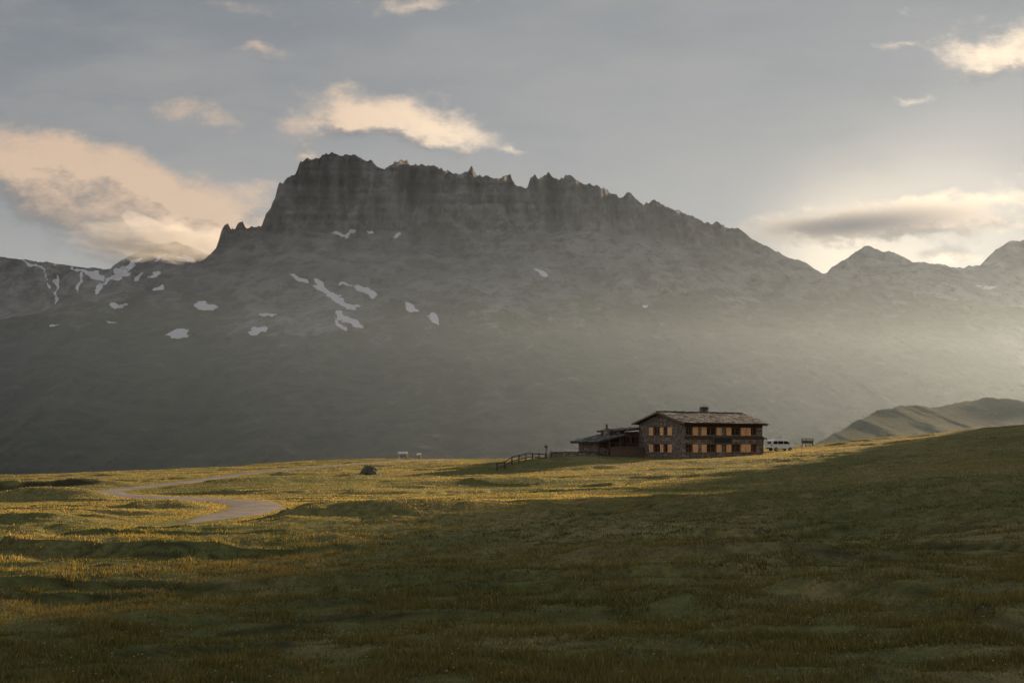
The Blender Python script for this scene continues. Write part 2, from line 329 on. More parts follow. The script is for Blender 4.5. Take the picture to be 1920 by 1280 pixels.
def mountain(name,rid,px0,px1,ncol,rowb,nrow,dfun,seed,mat,cliff=None,snow=None,scale=1.0,vegf=None,jag=4,amp=1.0):
    px=np.linspace(px0,px1,ncol); rx=np.array([q[0] for q in rid]);ry=np.array([q[1] for q in rid])
    cj=cliff(px,np.interp(px,rx,ry)+20) if cliff else px*0+0.5
    rr=np.interp(px,rx,ry)+jag*fbm(px/22,px*0,4,seed)*1.2-jag*(0.35+0.9*cj)*np.clip(ridged(px/8,px*0,3,seed+3),-0.2,1)
    t=np.linspace(0,1,nrow); PX,TT=np.meshgrid(px,t); ROW=rowb+(rr[None,:]-rowb)*TT
    D=dfun(PX,ROW)
    xw=(PX-HX)/F*D; zw=(HY-ROW)/F*D
    cm=cliff(PX,ROW) if cliff else np.zeros_like(D)
    sc=scale
    w1=fbm(xw/(500*sc),D/(700*sc),3,seed+1)
    warp=60*sc*fbm(xw/(300*sc),zw/(300*sc),2,seed+20)
    spur=ridged((xw+warp+0.35*zw)/(330*sc),zw/(1000*sc),5,seed+2)
    rib=ridged((xw+0.4*warp)/(62*sc),zw/(420*sc),4,seed+5)
    rill=ridged((xw+warp*0.9+0.25*zw)/(90*sc),zw/(260*sc),4,seed+14)
    streak=ridged((xw+warp*0.8+0.15*zw)/(26*sc),zw/(180*sc),3,seed+25)
    crag=ridged(xw/(70*sc),zw/(45*sc),4,seed+33)
    fine=fbm(xw/(40*sc),zw/(30*sc),4,seed+8)
    strata=fbm(zw/(20*sc),xw/(900*sc),3,seed+11)
    disp=amp*sc*(-(spur*95+w1*90+rill*26+crag*10)*(1-0.75*cm)-rib*80*cm-streak*10*cm-strata*16*cm-fine*12)
    gul_shade=np.clip(0.5+0.6*rib*cm+(0.4*spur+0.35*rill+0.2*crag)*(1-cm)+0.3*strata*cm+0.25*fine+0.25*streak*cm-0.14,0,1)  # relief shade put into the colour: gullies darker, ribs lighter, with strata tone
    D2=D+disp
    X=(PX-HX)/F*D2; Z=(HY-ROW)/F*D2; Y=D2
    k=14; bs=np.arange(1,k+1)[:,None]/k
    Xb=X[-1]+bs*0; Yb=Y[-1]+bs*900*sc; Zb=Z[-1]-(Z[-1]+80)*bs**1.3
    veg=vegf(PX,ROW,Z,seed) if vegf else np.zeros_like(Z)
    sn=np.zeros_like(Z)
    if snow:
        wx=PX+9*fbm(PX/16,ROW/11,3,60); wy=ROW+6*fbm(PX/14,ROW/10,3,66)
        for (cx,cy,a,b,an) in snow:
            c,s=math.cos(an),math.sin(an); q=((wx-cx)*c+(wy-cy)*s)/a; w=(-(wx-cx)*s+(wy-cy)*c)/b
            sn=np.maximum(sn,np.clip(1.25-np.sqrt(q*q+w*w)*0.75,0,1))
    A=lambda a,b:np.concatenate([a,b],0)
    zb=np.zeros_like(Zb)
    o=gridmesh(name,A(X,Xb),A(Y,Yb),A(Z,Zb),mat,True,{'veg':A(veg,zb),'snow':A(sn,zb),'gul_shade':A(gul_shade,zb+0.5)}); o['kind']='structure'; return o
def dmain(px,row):
    ds_=np.interp(row,[200,430,600,700,880,960],[3500,2950,2350,2000,1400,1150])
    cb=np.interp(px,[380,420,500,900,1200,1500],[415,460,440,428,440,480])
    dc=np.interp(cb,[200,430,600,700,880,960],[3500,2950,2350,2000,1400,1150])
    return np.where(row<cb,dc+(cb-row)*0.9,ds_)
def cliffm(px,row):
    cb=np.interp(px,[380,420,500,900,1200,1500],[415,460,440,428,440,480])
    return 1/(1+np.exp(-(cb-row)/8.0))*np.interp(px,[380,430,1100,1500],[0,1,1,0.3])
def vegm(px,row,z,s):
    lim=np.interp(px,[0,300,600,1000,1500,1900],[590,580,610,570,550,530])
    return 0.5+(row-lim)/140+0.5*fbm(px/60,row/40,3,s+30)
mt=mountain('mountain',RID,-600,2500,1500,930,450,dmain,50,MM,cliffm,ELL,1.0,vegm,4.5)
R2=[(1380,640),(1450,560),(1500,530),(1550,511),(1580,489),(1600,476),(1625,460),(1650,469),(1680,477),(1710,490),(1760,496),(1800,502),(1840,500),(1855,481),(1870,466),(1900,452),(1925,447),(2000,455),(2150,560),(2300,680),(2500,800)]
d2=lambda px,row: np.interp(row,[400,600,900],[5200,4300,3200])
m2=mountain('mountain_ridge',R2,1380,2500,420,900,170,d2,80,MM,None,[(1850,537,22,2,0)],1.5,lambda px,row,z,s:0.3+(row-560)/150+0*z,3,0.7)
R3=[(-500,560),(-200,500),(-60,478),(0,483),(50,487),(100,493),(150,500),(205,505),(240,480),(290,460),(330,454),(375,472),(450,500),(560,560),(700,640)]
SN3=[(105,540,3,30,0.1),(85,520,2,20,-0.3),(150,530,3,24,0.2),(175,515,22,5,0.5),(185,540,6,10,0.3),(215,520,26,5,-0.4),(245,497,26,4,-.5),(290,515,12,6,-.5),(225,512,14,7,.3),(350,485,18,4,.4),(150,505,30,2,.3),(60,498,24,2,.3),(260,520,14,3,-.6),(300,480,14,3,-.5)]
d3=lambda px,row: np.interp(row,[400,600,900],[6500,5600,4500])
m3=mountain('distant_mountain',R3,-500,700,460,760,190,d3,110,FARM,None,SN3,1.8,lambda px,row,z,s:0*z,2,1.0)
R4=[(1380,905),(1480,860),(1540,826),(1580,805),(1640,772),(1680,762),(1720,760),(1745,764),(1790,757),(1850,744),(1880,748),(1920,752),(2000,730),(2200,705),(2600,780)]
d4=lambda px,row: np.interp(row,[690,760,900],[760,640,430])+0*px
def hillmat():
    m,nt=newmat('hill_grass'); B=NB(nt); p=B.n('ShaderNodeNewGeometry').outputs['Position']
    n=B.noise(p,0.03,6,0.65); n2=B.noise(p,0.2,5,0.7)
    c=B.mix(B.ss(n,0.35,0.65),(0.034,0.044,0.025),(0.058,0.065,0.038)); c=B.mix(B.ss(n2,0.56,0.7),c,(0.085,0.085,0.072))
    B.out(B.bsdf(c,0.95,B.bump(n2,0.6,2.0),0.05)); return m
m4=mountain('hill',R4,1380,2600,420,915,130,d4,140,hillmat(),None,None,0.18,None,2.5,0.18)
# ---------------- haze
def hazebox(name,poly,zt,zb,dens,g,col):
    hz=MB(); n=len(poly)
    hz.v=[(p[0],p[1],zb) for p in poly]+[(p[0],p[1],zt) for p in poly]
    hz.f=[tuple(range(n-1,-1,-1)),tuple(range(n,2*n))]+[(i,(i+1)%n,n+(i+1)%n,n+i) for i in range(n)]
    m,nt=newmat(name); B=NB(nt); vs=B.n('ShaderNodeVolumeScatter'); vs.inputs['Color'].default_value=col; vs.inputs['Density'].default_value=dens; vs.inputs['Anisotropy'].default_value=g
    o=B.n('ShaderNodeOutputMaterial'); B.l(vs.outputs[0],o.inputs['Volume'])
    h=hz.obj(name,m); h['kind']='structure'; return h
# front edge swings away from the camera towards the left, so haze thins gradually there
hazebox('valley_haze',[(-6000,3000),(-1500,1480),(-1050,1210),(-700,960),(-420,720),(-180,480),(60,300),(190,300),(1150,1650),(3300,4600),(3300,5600),(-6000,5600)],205,-90,0.000102,0.52,(0.58,0.75,1.0,1))
# cloud draped over the far peak
import bmesh
CM,nt=newmat('cloud_vapour'); B=NB(nt); vs=B.n('ShaderNodeVolumeScatter'); vs.inputs['Color'].default_value=(0.92,0.94,1,1); vs.inputs['Density'].default_value=0.0018; vs.inputs['Anisotropy'].default_value=0.2
o=B.n('ShaderNodeOutputMaterial'); B.l(vs.outputs[0],o.inputs['Volume'])
for i,(cpx,cpy,a_,b_,sd) in enumerate([(300,442,300,75,12),(235,457,200,52,31),(365,455,210,64,44),(290,470,170,38,57)]):
    bm=bmesh.new(); bmesh.ops.create_icosphere(bm,subdivisions=5,radius=1)
    co=np.array([v_.co[:] for v_ in bm.verts]); dd_=4700+i*60
    nz=1+0.85*fbm(co[:,0]*2.6+sd,co[:,2]*2.2+co[:,1]*1.3,4,sd)+0.3*ridged(co[:,0]*5+sd,co[:,2]*4+co[:,1]*3,4,sd+5)
    for v_,c_,k_2 in zip(bm.verts,co,nz):
        v_.co=Vector(((cpx-HX)/F*dd_+c_[0]*a_*k_2,dd_+c_[1]*170*k_2,(HY-cpy)/F*dd_+c_[2]*b_*k_2+c_[0]*-25))
    me=bpy.data.meshes.new('cloud'); bm.to_mesh(me); bm.free(); me.materials.append(CM); o=link(bpy.data.objects.new('cloud',me)); o['kind']='structure'
# ---------------- house
def stonemat():
    m,nt=newmat('rubble_stone_wall'); B=NB(nt); tc=B.n('ShaderNodeTexCoord').outputs['Object']
    mp=B.n('ShaderNodeMapping'); mp.inputs['Scale'].default_value=(1,1,1.7); B.l(tc,mp.inputs[0])
    nz=B.noise(mp.outputs[0],2.0,3,0.6,'Color'); w=B.v('ADD',mp.outputs[0],B.v('SCALE',nz,0.25))
    vo=B.n('ShaderNodeTexVoronoi'); B.l(w,vo.inputs['Vector']); vo.inputs['Scale'].default_value=3.2
    ve=B.n('ShaderNodeTexVoronoi',feature='DISTANCE_TO_EDGE'); B.l(w,ve.inputs['Vector']); ve.inputs['Scale'].default_value=3.2
    sp=B.n('ShaderNodeSeparateColor'); B.l(vo.outputs['Color'],sp.inputs[0])
    r=B.n('ShaderNodeValToRGB'); B.l(sp.outputs[0],r.inputs[0]); cr=r.color_ramp
    cr.elements[0].color=(0.085,0.068,0.055,1); cr.elements[1].color=(0.42,0.36,0.295,1); e=cr.elements.new(0.4); e.color=(0.18,0.145,0.115,1); e=cr.elements.new(0.75); e.color=(0.25,0.19,0.14,1)
    c=B.mix(B.ss(ve.outputs['Distance'],0.09,0.02),r.outputs[0],(0.17,0.148,0.125))
    B.out(B.bsdf(c,0.9,B.bump(B.ss(ve.outputs['Distance'],0,0.15),0.8,0.06),0.2)); return m
STONE=stonemat()
def slabmat():
    m,nt=newmat('stone_slab_roof'); B=NB(nt); g=B.n('ShaderNodeNewGeometry'); tc=B.n('ShaderNodeTexCoord').outputs['Object']
    r=B.n('ShaderNodeValToRGB'); B.l(g.outputs['Random Per Island'],r.inputs[0]); cr=r.color_ramp
    cr.elements[0].color=(0.045,0.043,0.042,1); cr.elements[1].color=(0.23,0.22,0.21,1); e=cr.elements.new(0.5); e.color=(0.095,0.090,0.085,1)
    n=B.noise(tc,4,5,0.65); c=B.mix(B.ss(n,0.45,0.7),r.outputs[0],(0.05,0.046,0.038))
    B.out(B.bsdf(c,0.85,B.bump(n,0.5,0.04),0.1)); return m
SLAB=slabmat()
SHUT=simple('honey_wood',(0.75,0.42,0.215),0.7,0.25,2.2,stretch=(3,3,0.8),bump=0.2)
DWOOD=simple('dark_timber',(0.075,0.05,0.036),0.8,0.35,5,stretch=(1,1,6),bump=0.3)
RWOOD=simple('red_brown_window_wood',(0.17,0.08,0.045),0.6,0.2,4)
GREYW=simple('weathered_wood',(0.16,0.125,0.095),0.85,0.3,6,bump=0.3)
GLASS=simple('window_glass',(0.012,0.014,0.018),0.08,0.1,1,spec=0.6)
DARK=simple('dark_metal',(0.03,0.03,0.032),0.5,0.2,4)
ROCK=simple('grey_rock',(0.07,0.068,0.048),0.9,0.4,3,bump=0.6)
BBOARD=simple('brown_boards',(0.12,0.085,0.062),0.8,0.35,6,stretch=(3,1,1),bump=0.3)
HZ=-2.35
H=empty('stone_house',(HC[0],HC[1],HZ),HA,label='two storey stone mountain lodge with honey wooden shutters and slab roof',category='house')
LX,LY,HW,HR=16.0,9.55,5.05,1.42
def wall_cells(mb,L,z0,z1,ops,place,thick):
    xs=sorted({0,L}|{o[0] for o in ops}|{o[1] for o in ops}); zs=sorted({z0,z1}|{o[2] for o in ops}|{o[3] for o in ops})
    for i in range(len(xs)-1):
        for j in range(len(zs)-1):
            cx=(xs[i]+xs[i+1])/2; cz=(zs[j]+zs[j+1])/2
            if any(o[0]<cx<o[1] and o[2]<cz<o[3] for o in ops): continue
            place(mb,xs[i],xs[i+1],zs[j],zs[j+1])
fw=[(0.95,1.2),(5.3,1.9),(10.3,1.9),(14.1,1.3)]
UZ=(3.3,4.4); LZ=(0.85,1.95)
fops=[]
for c,w in fw:
    for q in(UZ,LZ): fops.append((max(c-w/2,0.3),c+w/2)+q)
gops=[(3.3,4.1)+UZ,(4.9,6.3)+UZ,(3.3,4.1)+LZ,(4.9,6.3)+LZ]
wl=MB()
wall_cells(wl,LX,-1.2,HW,fops,lambda m,a,b,c,d:m.box(a,b,0,0.45,c,d),0.45)
wall_cells(wl,LY-0.45,-1.2,HW,[(a-0.45,b-0.45,c,d) for a,b,c,d in gops],lambda m,a,b,c,d:m.box(0,0.45,a+0.45,b+0.45,c,d),0.45)
wl.box(LX-0.45,LX,0.45,LY,-1.2,HW); wl.box(0.45,LX-0.45,LY-0.45,LY,-1.2,HW)
for xx in(0,LX-0.45): wl.prism([(0,HW),(LY,HW),(LY/2,HW+HR)],xx,xx+0.45,'x')
wl.obj('wall',STONE,H)
for z0,z1 in((4.52,HW-0.02),(2.72,3.15)):
    cl_=MB()
    for i in range(int(LX/0.2)):
        a=i*0.2
        cl_.box(a+0.004,a+0.202,-0.05-0.012*random.random(),-0.003,z0,z1)
    cl_.obj('timber_cladding',DWOOD,H)
inn=MB(); inn.box(0.6,LX-0.6,1.2,1.3,0,HW); inn.box(1.2,1.3,1.4,LY-0.6,0,HW); inn.obj('dark_interior_sheet',DARK,H)  # dark sheets whose colour stands in for the unlit rooms behind the windows
def window(face,a,b,z0,z1):
    w=empty('window',(0,0,0)); w.parent=H
    def bx(m,a0,a1,d0,d1,c,d):
        if face=='f': m.box(a0,a1,d0,d1,c,d)
        else: m.box(d0,d1,a0,a1,c,d)
    g=MB(); bx(g,a+0.05,b-0.05,0.22,0.24,z0+0.05,z1-0.05); g.obj('pane',GLASS,w)
    f=MB(); t=0.12
    bx(f,a,a+t,0.10,0.3,z0,z1);bx(f,b-t,b,0.10,0.3,z0,z1);bx(f,a+t,b-t,0.10,0.3,z0,z0+t);bx(f,a+t,b-t,0.10,0.3,z1-t,z1)
    mid=(a+b)/2; zz=(z0+z1)/2+0.1
    if b-a>0.9:
        bx(f,mid-0.07,mid+0.07,0.13,0.28,z0+t,z1-t)
        bx(f,a+t,mid-0.07,0.16,0.26,zz-0.025,zz+0.025); bx(f,mid+0.07,b-t,0.16,0.26,zz-0.025,zz+0.025)
    else: bx(f,a+t,b-t,0.16,0.26,zz-0.025,zz+0.025)
    f.obj('frame',RWOOD,w)
    s=MB(); bx(s,a-0.1,b+0.1,-0.08,0.14,z1+0.003,z1+0.11); s.obj('lintel',DWOOD,w)
    s=MB(); bx(s,a-0.08,b+0.08,-0.07,0.14,z0-0.10,z0-0.003); s.obj('sill',GREYW,w)
def shutter(face,a,b,z0,z1):
    m=MB(); n=max(3,int((b-a)/0.2)); 
    for i in range(n):
        p=a+(b-a)*i/n+0.006; q=a+(b-a)*(i+1)/n-0.006; o=random.random()*0.006
        if face=='f': m.box(p,q,-0.11-o,-0.065,z0,z1)
        else: m.box(-0.11-o,-0.065,p,q,z0,z1)
    for zc in(z0+0.2,z1-0.2):
        if face=='f': m.box(a+0.03,b-0.03,-0.145,-0.118,zc-0.06,zc+0.06)
        else: m.box(-0.145,-0.118,a+0.03,b-0.03,zc-0.06,zc+0.06)
    m.obj('shutter',SHUT,H)
for i,(c,w) in enumerate(fw):
    for z0,z1 in(UZ,LZ):
        a=max(c-w/2,0.3);b=c+w/2; window('f',a,b,z0,z1)
        if i<3: shutter('f',b+0.05,b+1.05,z0-0.03,z1+0.02)
        if i>0: shutter('f',a-1.05,a-0.05,z0-0.03,z1+0.02)
for a,b,c,d_ in gops: window('g',a,b,c,d_)
for q in(UZ,LZ):
    shutter('g',2.35,3.25,q[0]-0.03,q[1]+0.02); shutter('g',4.15,4.85,q[0]-0.03,q[1]+0.02); shutter('g',6.35,7.2,q[0]-0.03,q[1]+0.02)
sb=MB(); sb.box(5.6,9.3,-0.2,-0.15,2.15,2.95); sb.obj('sign_board',DARK,H,label='dark blank board above the ground floor windows')
sf=MB()
for q in((5.5,9.4,2.05,2.145),(5.5,9.4,2.955,3.03),(5.5,5.595,2.15,2.95),(9.305,9.4,2.15,2.95)): sf.box(q[0],q[1],-0.22,-0.13,q[2],q[3])
sf.obj('sign_frame',GREYW,H)
def slabroof(mb,x0,x1,O,U,slen,step=0.42,seed=0):
    R=random.Random(seed); nr=int(slen/step)+1
    ang=math.atan2(U[1],U[0])
    for r in range(nr):
        s0=r*step; xx=x0
        while xx<x1:
            w=R.uniform(0.35,0.85); xe=min(xx+w,x1+R.uniform(0,0.08)); th=R.uniform(0.035,0.08); ln_=step*1.35+R.uniform(-0.04,0.06)
            if s0+ln_>slen: ln_=max(slen-s0,0.1)
            lift=0.035+R.uniform(0,0.03)
            j=R.uniform(-0.05,0.05) if r>0 else R.uniform(-0.09,0.03)
            M=Matrix.Translation((0,O[0]+U[0]*(s0+j),O[1]+U[1]*(s0+j)))@Matrix.Rotation(ang-math.radians(R.uniform(2.5,4.5)) if U[0]>0 else ang+math.radians(R.uniform(2.5,4.5)),4,'X')
            if U[0]>0: mb.box(xx+0.01,xe-0.01,0,ln_,lift,lift+th,M)
            else: mb.box(xx+0.01,xe-0.01,0,ln_,-lift-th,-lift,M)
            xx+=w
sl=math.atan2(HR,LY/2); ov=0.75; L_=(LY/2+ov)/math.cos(sl); cs,sn_=math.cos(sl),math.sin(sl); zE=HW-ov*math.tan(sl)+0.16
rf=MB(); slabroof(rf,-0.8,LX+0.7,(-ov,zE),(cs,sn_),L_,seed=1); slabroof(rf,-0.8,LX+0.7,(LY+ov,zE),(-cs,sn_),L_,seed=2)
zR=zE+L_*sn_
for i in range(30): rf.box(-0.8+i*0.58,-0.8+i*0.58+0.6,LY/2-0.28,LY/2+0.28,zR+0.07+0.03*(i%2)+0.002*(i%7),zR+0.15+0.03*(i%3))
roof=rf.obj('roof',SLAB,H)
dk=MB()
dk.prism([(-ov+0.05,zE-0.1),(LY/2,zR-0.1),(LY+ov-0.05,zE-0.1),(LY+ov-0.05,zE),(LY/2,zR),(-ov+0.05,zE)],-0.72,LX+0.62,'x'); dk.obj('roof_deck',DWOOD,H)
for i in range(22): 
    rt=MB(); x_=-0.5+i*0.8; rt.box(x_,x_+0.13,-ov+0.12,-0.06,zE-0.26,zE-0.104); rt.obj('rafter',DWOOD,H)
for yy in(-0.02,LY/2-0.1,LY-0.18): 
    rt=MB(); zz=zE-0.11+(min(yy+ov,LY-yy+ov))*math.tan(sl); rt.box(-0.7,-0.003,yy,yy+0.2,zz-0.24,zz-0.02); rt.obj('purlin',DWOOD,H)
for s in(0,1):
    fs=MB(); y0,y1=(-ov-0.02,LY/2-0.002) if s==0 else (LY+ov+0.02,LY/2+0.002)
    fs.prism([(y0,zE-0.16),(y1,zR-0.16),(y1,zR+0.03),(y0,zE+0.03)],-0.80,-0.725,'x'); fs.obj('bargeboard',GREYW,H)
ch=MB(); ch.box(8.6,9.5,LY/2+0.0,LY/2+0.9,zR-0.5,zR+0.65)
cho=ch.obj('chimney',STONE,roof)
cc_=MB(); cc_.box(8.45,9.65,LY/2-0.12,LY/2+1.02,zR+0.653,zR+0.73)
for a in(8.6,9.35): cc_.box(a,a+0.15,LY/2+0.05,LY/2+0.85,zR+0.733,zR+0.9)
cc_.box(8.5,9.6,LY/2-0.08,LY/2+0.98,zR+0.903,zR+0.98); cc_.obj('chimney_cap',SLAB,cho)
le=MB(); le.box(LX+0.003,LX+1.9,1.5,7.5,-1,2.7); le.obj('side_shed_wall',DWOOD,H)
lr=MB(); lr.prism([(LX+0.01,3.35),(LX+2.3,2.75),(LX+2.3,2.9),(LX+0.01,3.5)],1.1,7.9); lr.obj('side_shed_roof',SLAB,H)
# lower wing behind the gable corner
an=MB(); an.box(-7.5,-3.3,9.9,14.5,-1.5,2.35); an.box(-3.297,3.0,9.9,14.5,-1.5,3.85); an.obj('annex_wall',STONE,H)
aw=MB()
for i in range(8): aw.box(-3.25+i*0.42,-3.25+i*0.42+0.424,9.84-0.01*(i%3),9.897,1.0,3.8)
aw.obj('annex_cladding',DWOOD,H)
aw=MB()
for i in range(10): aw.box(-7.45+i*0.42,-7.45+i*0.42+0.424,9.84-0.01*(i%3),9.897,1.5,2.3)
aw.obj('annex_cladding',DWOOD,H)
for a,b,z0,z1 in((-2.7,-1.7,2.2,3.1),(-1.2,-0.2,2.2,3.1),(-6.6,-5.7,1.55,2.15),(-5.2,-4.3,1.55,2.15)):
    ag=MB(); ag.box(a,b,9.76,9.80,z0,z1); ag.obj('annex_window',GLASS,H)
    ag=MB()
    for q in((a-0.08,b+0.08,z1+0.002,z1+0.1),(a-0.08,b+0.08,z0-0.1,z0-0.002),(a-0.08,a-0.002,z0,z1),(b+0.002,b+0.08,z0,z1)): ag.box(q[0],q[1],9.74,9.82,q[2],q[3])
    ag.obj('annex_window_frame',RWOOD,H)
def slabplane(x0,z0,x1,z1,y0,y1,seed):
    mb=MB(); R=random.Random(seed); L=math.hypot(x1-x0,z1-z0); ang=-math.atan2(z1-z0,x1-x0); n=int(L/0.45)
    for r in range(n):
        yy=y0
        while yy<y1:
            w=R.uniform(0.4,0.85); M=Matrix.Translation((x0+(x1-x0)*r/n,0,z0+(z1-z0)*r/n))@Matrix.Rotation(ang+math.radians(R.uniform(2,4)),4,'Y')
            lf_=0.04+R.uniform(0,0.03)
            mb.box(R.uniform(-0.06,0.03),0.6,yy+0.01,min(yy+w,y1)-0.01,lf_,lf_+R.uniform(0.04,0.08),M); yy+=w
    return mb
slabplane(-8.6,2.3,-2.9,3.45,8.7,15.2,3).obj('annex_roof',SLAB,H)
slabplane(-3.7,3.95,2.6,4.5,9.2,15.0,4).obj('annex_roof',SLAB,H)
ad=MB(); ad.prism([(-8.5,2.15),(-3.31,3.2),(-3.31,3.36),(-8.5,2.31)],8.75,15.15); ad.obj('annex_roof_deck',DWOOD,H)
ad=MB(); ad.prism([(-3.65,3.80),(2.5,4.33),(2.5,4.48),(-3.65,3.95)],9.6,14.95); ad.obj('annex_roof_deck',DWOOD,H)
ac=MB(); ac.box(-4.6,-3.9,11.5,12.2,2.9,4.35); aco=ac.obj('annex_chimney',STONE,H)
a2=MB(); a2.cyl((-4.25,11.85,4.353),(-4.25,11.85,4.7),0.16,0.16); a2.cyl((-4.25,11.85,4.69),(-4.25,11.85,5.0),0.33,0.04); a2.obj('chimney_cowl',DARK,aco)
for a in(-8.2,-6.2,-4.2):
    po=MB(); po.box(a-0.09,a+0.09,8.85,9.03,-0.3,2.2+(a+8.2)*0.2); po.obj('porch_post',DWOOD,H)
for a in(-2.6,-0.9):
    po=MB(); po.box(a-0.09,a+0.09,9.3,9.48,-0.3,3.85); po.obj('porch_post',DWOOD,H)
dkk=MB(); dkk.box(-6.5,-0.05,8.3,9.7,0.2,0.45)
for i in range(16): dkk.box(-6.5+i*0.4,-6.5+i*0.4+0.404,8.22-0.01*(i%2),8.297,-0.8,1.5)
dkk.obj('porch_deck',BBOARD,H)
rl=MB(); rl.box(-6.55,-0.05,8.12,8.305,1.503,1.6); rl.obj('porch_rail',GREYW,H)
# ---------------- low terrace wall and fences
def place(px,py): return hit(px,py,base)
def fence(name,p0,p1,n,h,label,mat,rails=2):
    e=empty(name,(p0[0],p0[1],tz(*p0)),label=label,category='fence')
    pts=[]
    for i in range(n):
        t_=i/(n-1); x_=p0[0]+(p1[0]-p0[0])*t_; y_=p0[1]+(p1[1]-p0[1])*t_; pts.append((x_-p0[0],y_-p0[1],tz(x_,y_)-e.location.z))
    for p in pts:
        m_=MB(); m_.box(p[0]-0.08,p[0]+0.08,p[1]-0.08,p[1]+0.08,p[2]-0.3,p[2]+h); m_.obj('post',mat,e)
    for k in range(rails):
        hh=h-0.1-k*0.5; m_=MB()
        for a,b in zip(pts[:-1],pts[1:]):
            m_.cyl((a[0],a[1]-0.13,a[2]+hh),(b[0],b[1]-0.13,b[2]+hh),0.06,n=6)
        m_.obj('rail',mat,e)
    return e
wpt=wp
fence('wooden_fence',wpt(932,122),wpt(1034,137),9,1.0,'weathered wooden rail fence descending the grass beside the lodge',DWOOD,2)
lw=empty('low_stone_wall',(0,0,0),label='low dry stone terrace wall beside the wooden lodge annex',category='wall')
a=wpt(1032,140);b=hl(-7.8,9.6); lw.location=(a[0],a[1],tz(*a)); dx,dy=b[0]-a[0],b[1]-a[1]; lw.rotation_euler=(0,0,math.atan2(dy,dx)); L=math.hypot(dx,dy)
m_=MB(); m_.box(0,L,-0.2,0.2,-1,0.75); m_.obj('wall_body',STONE,lw)
m_=MB(); R=random.Random(3); q=0
while q<L: w=R.uniform(0.4,0.8); m_.box(q+0.01,min(q+w,L)-0.01,-0.27,0.27,0.753,0.82+R.uniform(0,0.05)); q+=w
m_.obj('coping',SLAB,lw)
pp=wpt(1024,139.5); m_=MB(); m_.cyl((0,0,-0.3),(0,0,2.0),0.08,0.065,8); m_.box(-0.25,0.25,-0.04,-0.02+0.1,1.5,1.75)
o=m_.obj('marker_post',DWOOD,None,label='tall thin wooden marker post by the fence end',category='post'); o.location=(pp[0],pp[1],tz(*pp))
# ---------------- van
PAINT=simple('white_van_paint',(0.72,0.72,0.71),0.35,0.05,1,spec=0.45); TYRE=simple('tyre_rubber',(0.02,0.02,0.02),0.85,0.1,5); RIM=simple('wheel_steel',(0.4,0.4,0.4),0.35,0.1,3,metal=0.7)
LAMP=simple('lamp_glass',(0.6,0.6,0.58),0.15,0.05,2,spec=0.7); RED=simple('tail_lamp',(0.35,0.02,0.02),0.3,0.1,2)
V=empty('parked_van',(VP[0],VP[1],tz(*VP)),math.radians(16),label='white camper van with dark side windows parked beside the lodge',category='van'); V.scale=(0.84,0.9,0.92)
W=0.95
prof=[(-2.35,0.42),(-2.38,0.9),(-2.30,1.75),(-2.15,1.93),(-1.6,1.99),(0.9,1.97),(1.15,1.88),(1.75,1.22),(2.25,1.05),(2.42,0.85),(2.45,0.45),(2.3,0.35),(-2.2,0.35)]
b_=MB(); b_.prism(prof,-W,W); b_.obj('body',PAINT,V,bevel=0.09)
for s in(-1,1):
    y0,y1=(s*(W+0.004),s*(W+0.012))
    for pr in([(-2.1,1.2),(-1.2,1.2),(-1.2,1.72),(-2.0,1.72)],[(-1.1,1.2),(0.05,1.2),(0.05,1.72),(-1.1,1.72)],[(0.15,1.2),(1.35,1.2),(1.0,1.7),(0.15,1.72)]):
        wn=MB(); wn.prism(pr,y0,y1); wn.obj('side_window',GLASS,V)
ws=MB(); ws.poly([(1.19,-0.82,1.86),(1.19,0.82,1.86),(1.745,0.86,1.245),(1.745,-0.86,1.245)]); ws.v=[(p[0]+0.02,p[1],p[2]+0.015) for p in ws.v]; ws.obj('windscreen',GLASS,V)
rw=MB(); rw.box(-2.39,-2.36,-0.7,0.7,1.2,1.7); rw.obj('rear_window',GLASS,V)
bp=MB(); bp.box(2.40,2.52,-0.9,0.9,0.35,0.6); bp.obj('bumper',DARK,V,bevel=0.03)
bp=MB(); bp.box(-2.48,-2.36,-0.9,0.9,0.35,0.58); bp.obj('bumper',DARK,V,bevel=0.03)
for s in(-1,1):
    q=MB(); q.box(2.25,2.44,s*0.78-0.14,s*0.78+0.14,0.72,0.92); q.obj('headlight',LAMP,V,bevel=0.03)
    q=MB(); q.box(-2.42,-2.33,s*0.85-0.08,s*0.85+0.08,0.85,1.15); q.obj('tail_light',RED,V)
    q=MB(); q.box(1.2,1.32,s*1.06-0.1,s*1.06+0.1,1.2,1.4); q.obj('wing_mirror',DARK,V,bevel=0.02)
    for xx in(-1.5,1.55):
        wh=empty('wheel',(xx,s*0.86,0.33)); wh.parent=V
        q=MB(); q.cyl((0,-0.12,0),(0,0.12,0),0.33,n=24); q.obj('tyre',TYRE,wh,bevel=0.03)
        q=MB(); q.cyl((0,s*0.115,0),(0,s*0.135,0),0.2,n=16); q.obj('rim',RIM,wh)
# ---------------- wooden sign frame right
e0=wpt(1514,172); E=empty('wooden_sign_frame',(e0[0],e0[1],tz(*e0)),math.radians(20),label='small weathered timber frame with plank top on the grass',category='wooden frame')
for xx in(-1.1,-0.3,0.5,1.1):
    q=MB(); q.box(xx-0.07,xx+0.07,-0.07,0.07,-0.3,1.45); q.obj('post',GREYW,E)
q=MB(); q.box(-1.35,1.35,-0.35,0.35,1.453,1.56); q.obj('top_board',GREYW,E)
q=MB(); q.box(-1.05,1.05,-0.115,-0.075,0.7,1.15); q.obj('panel',DWOOD,E)
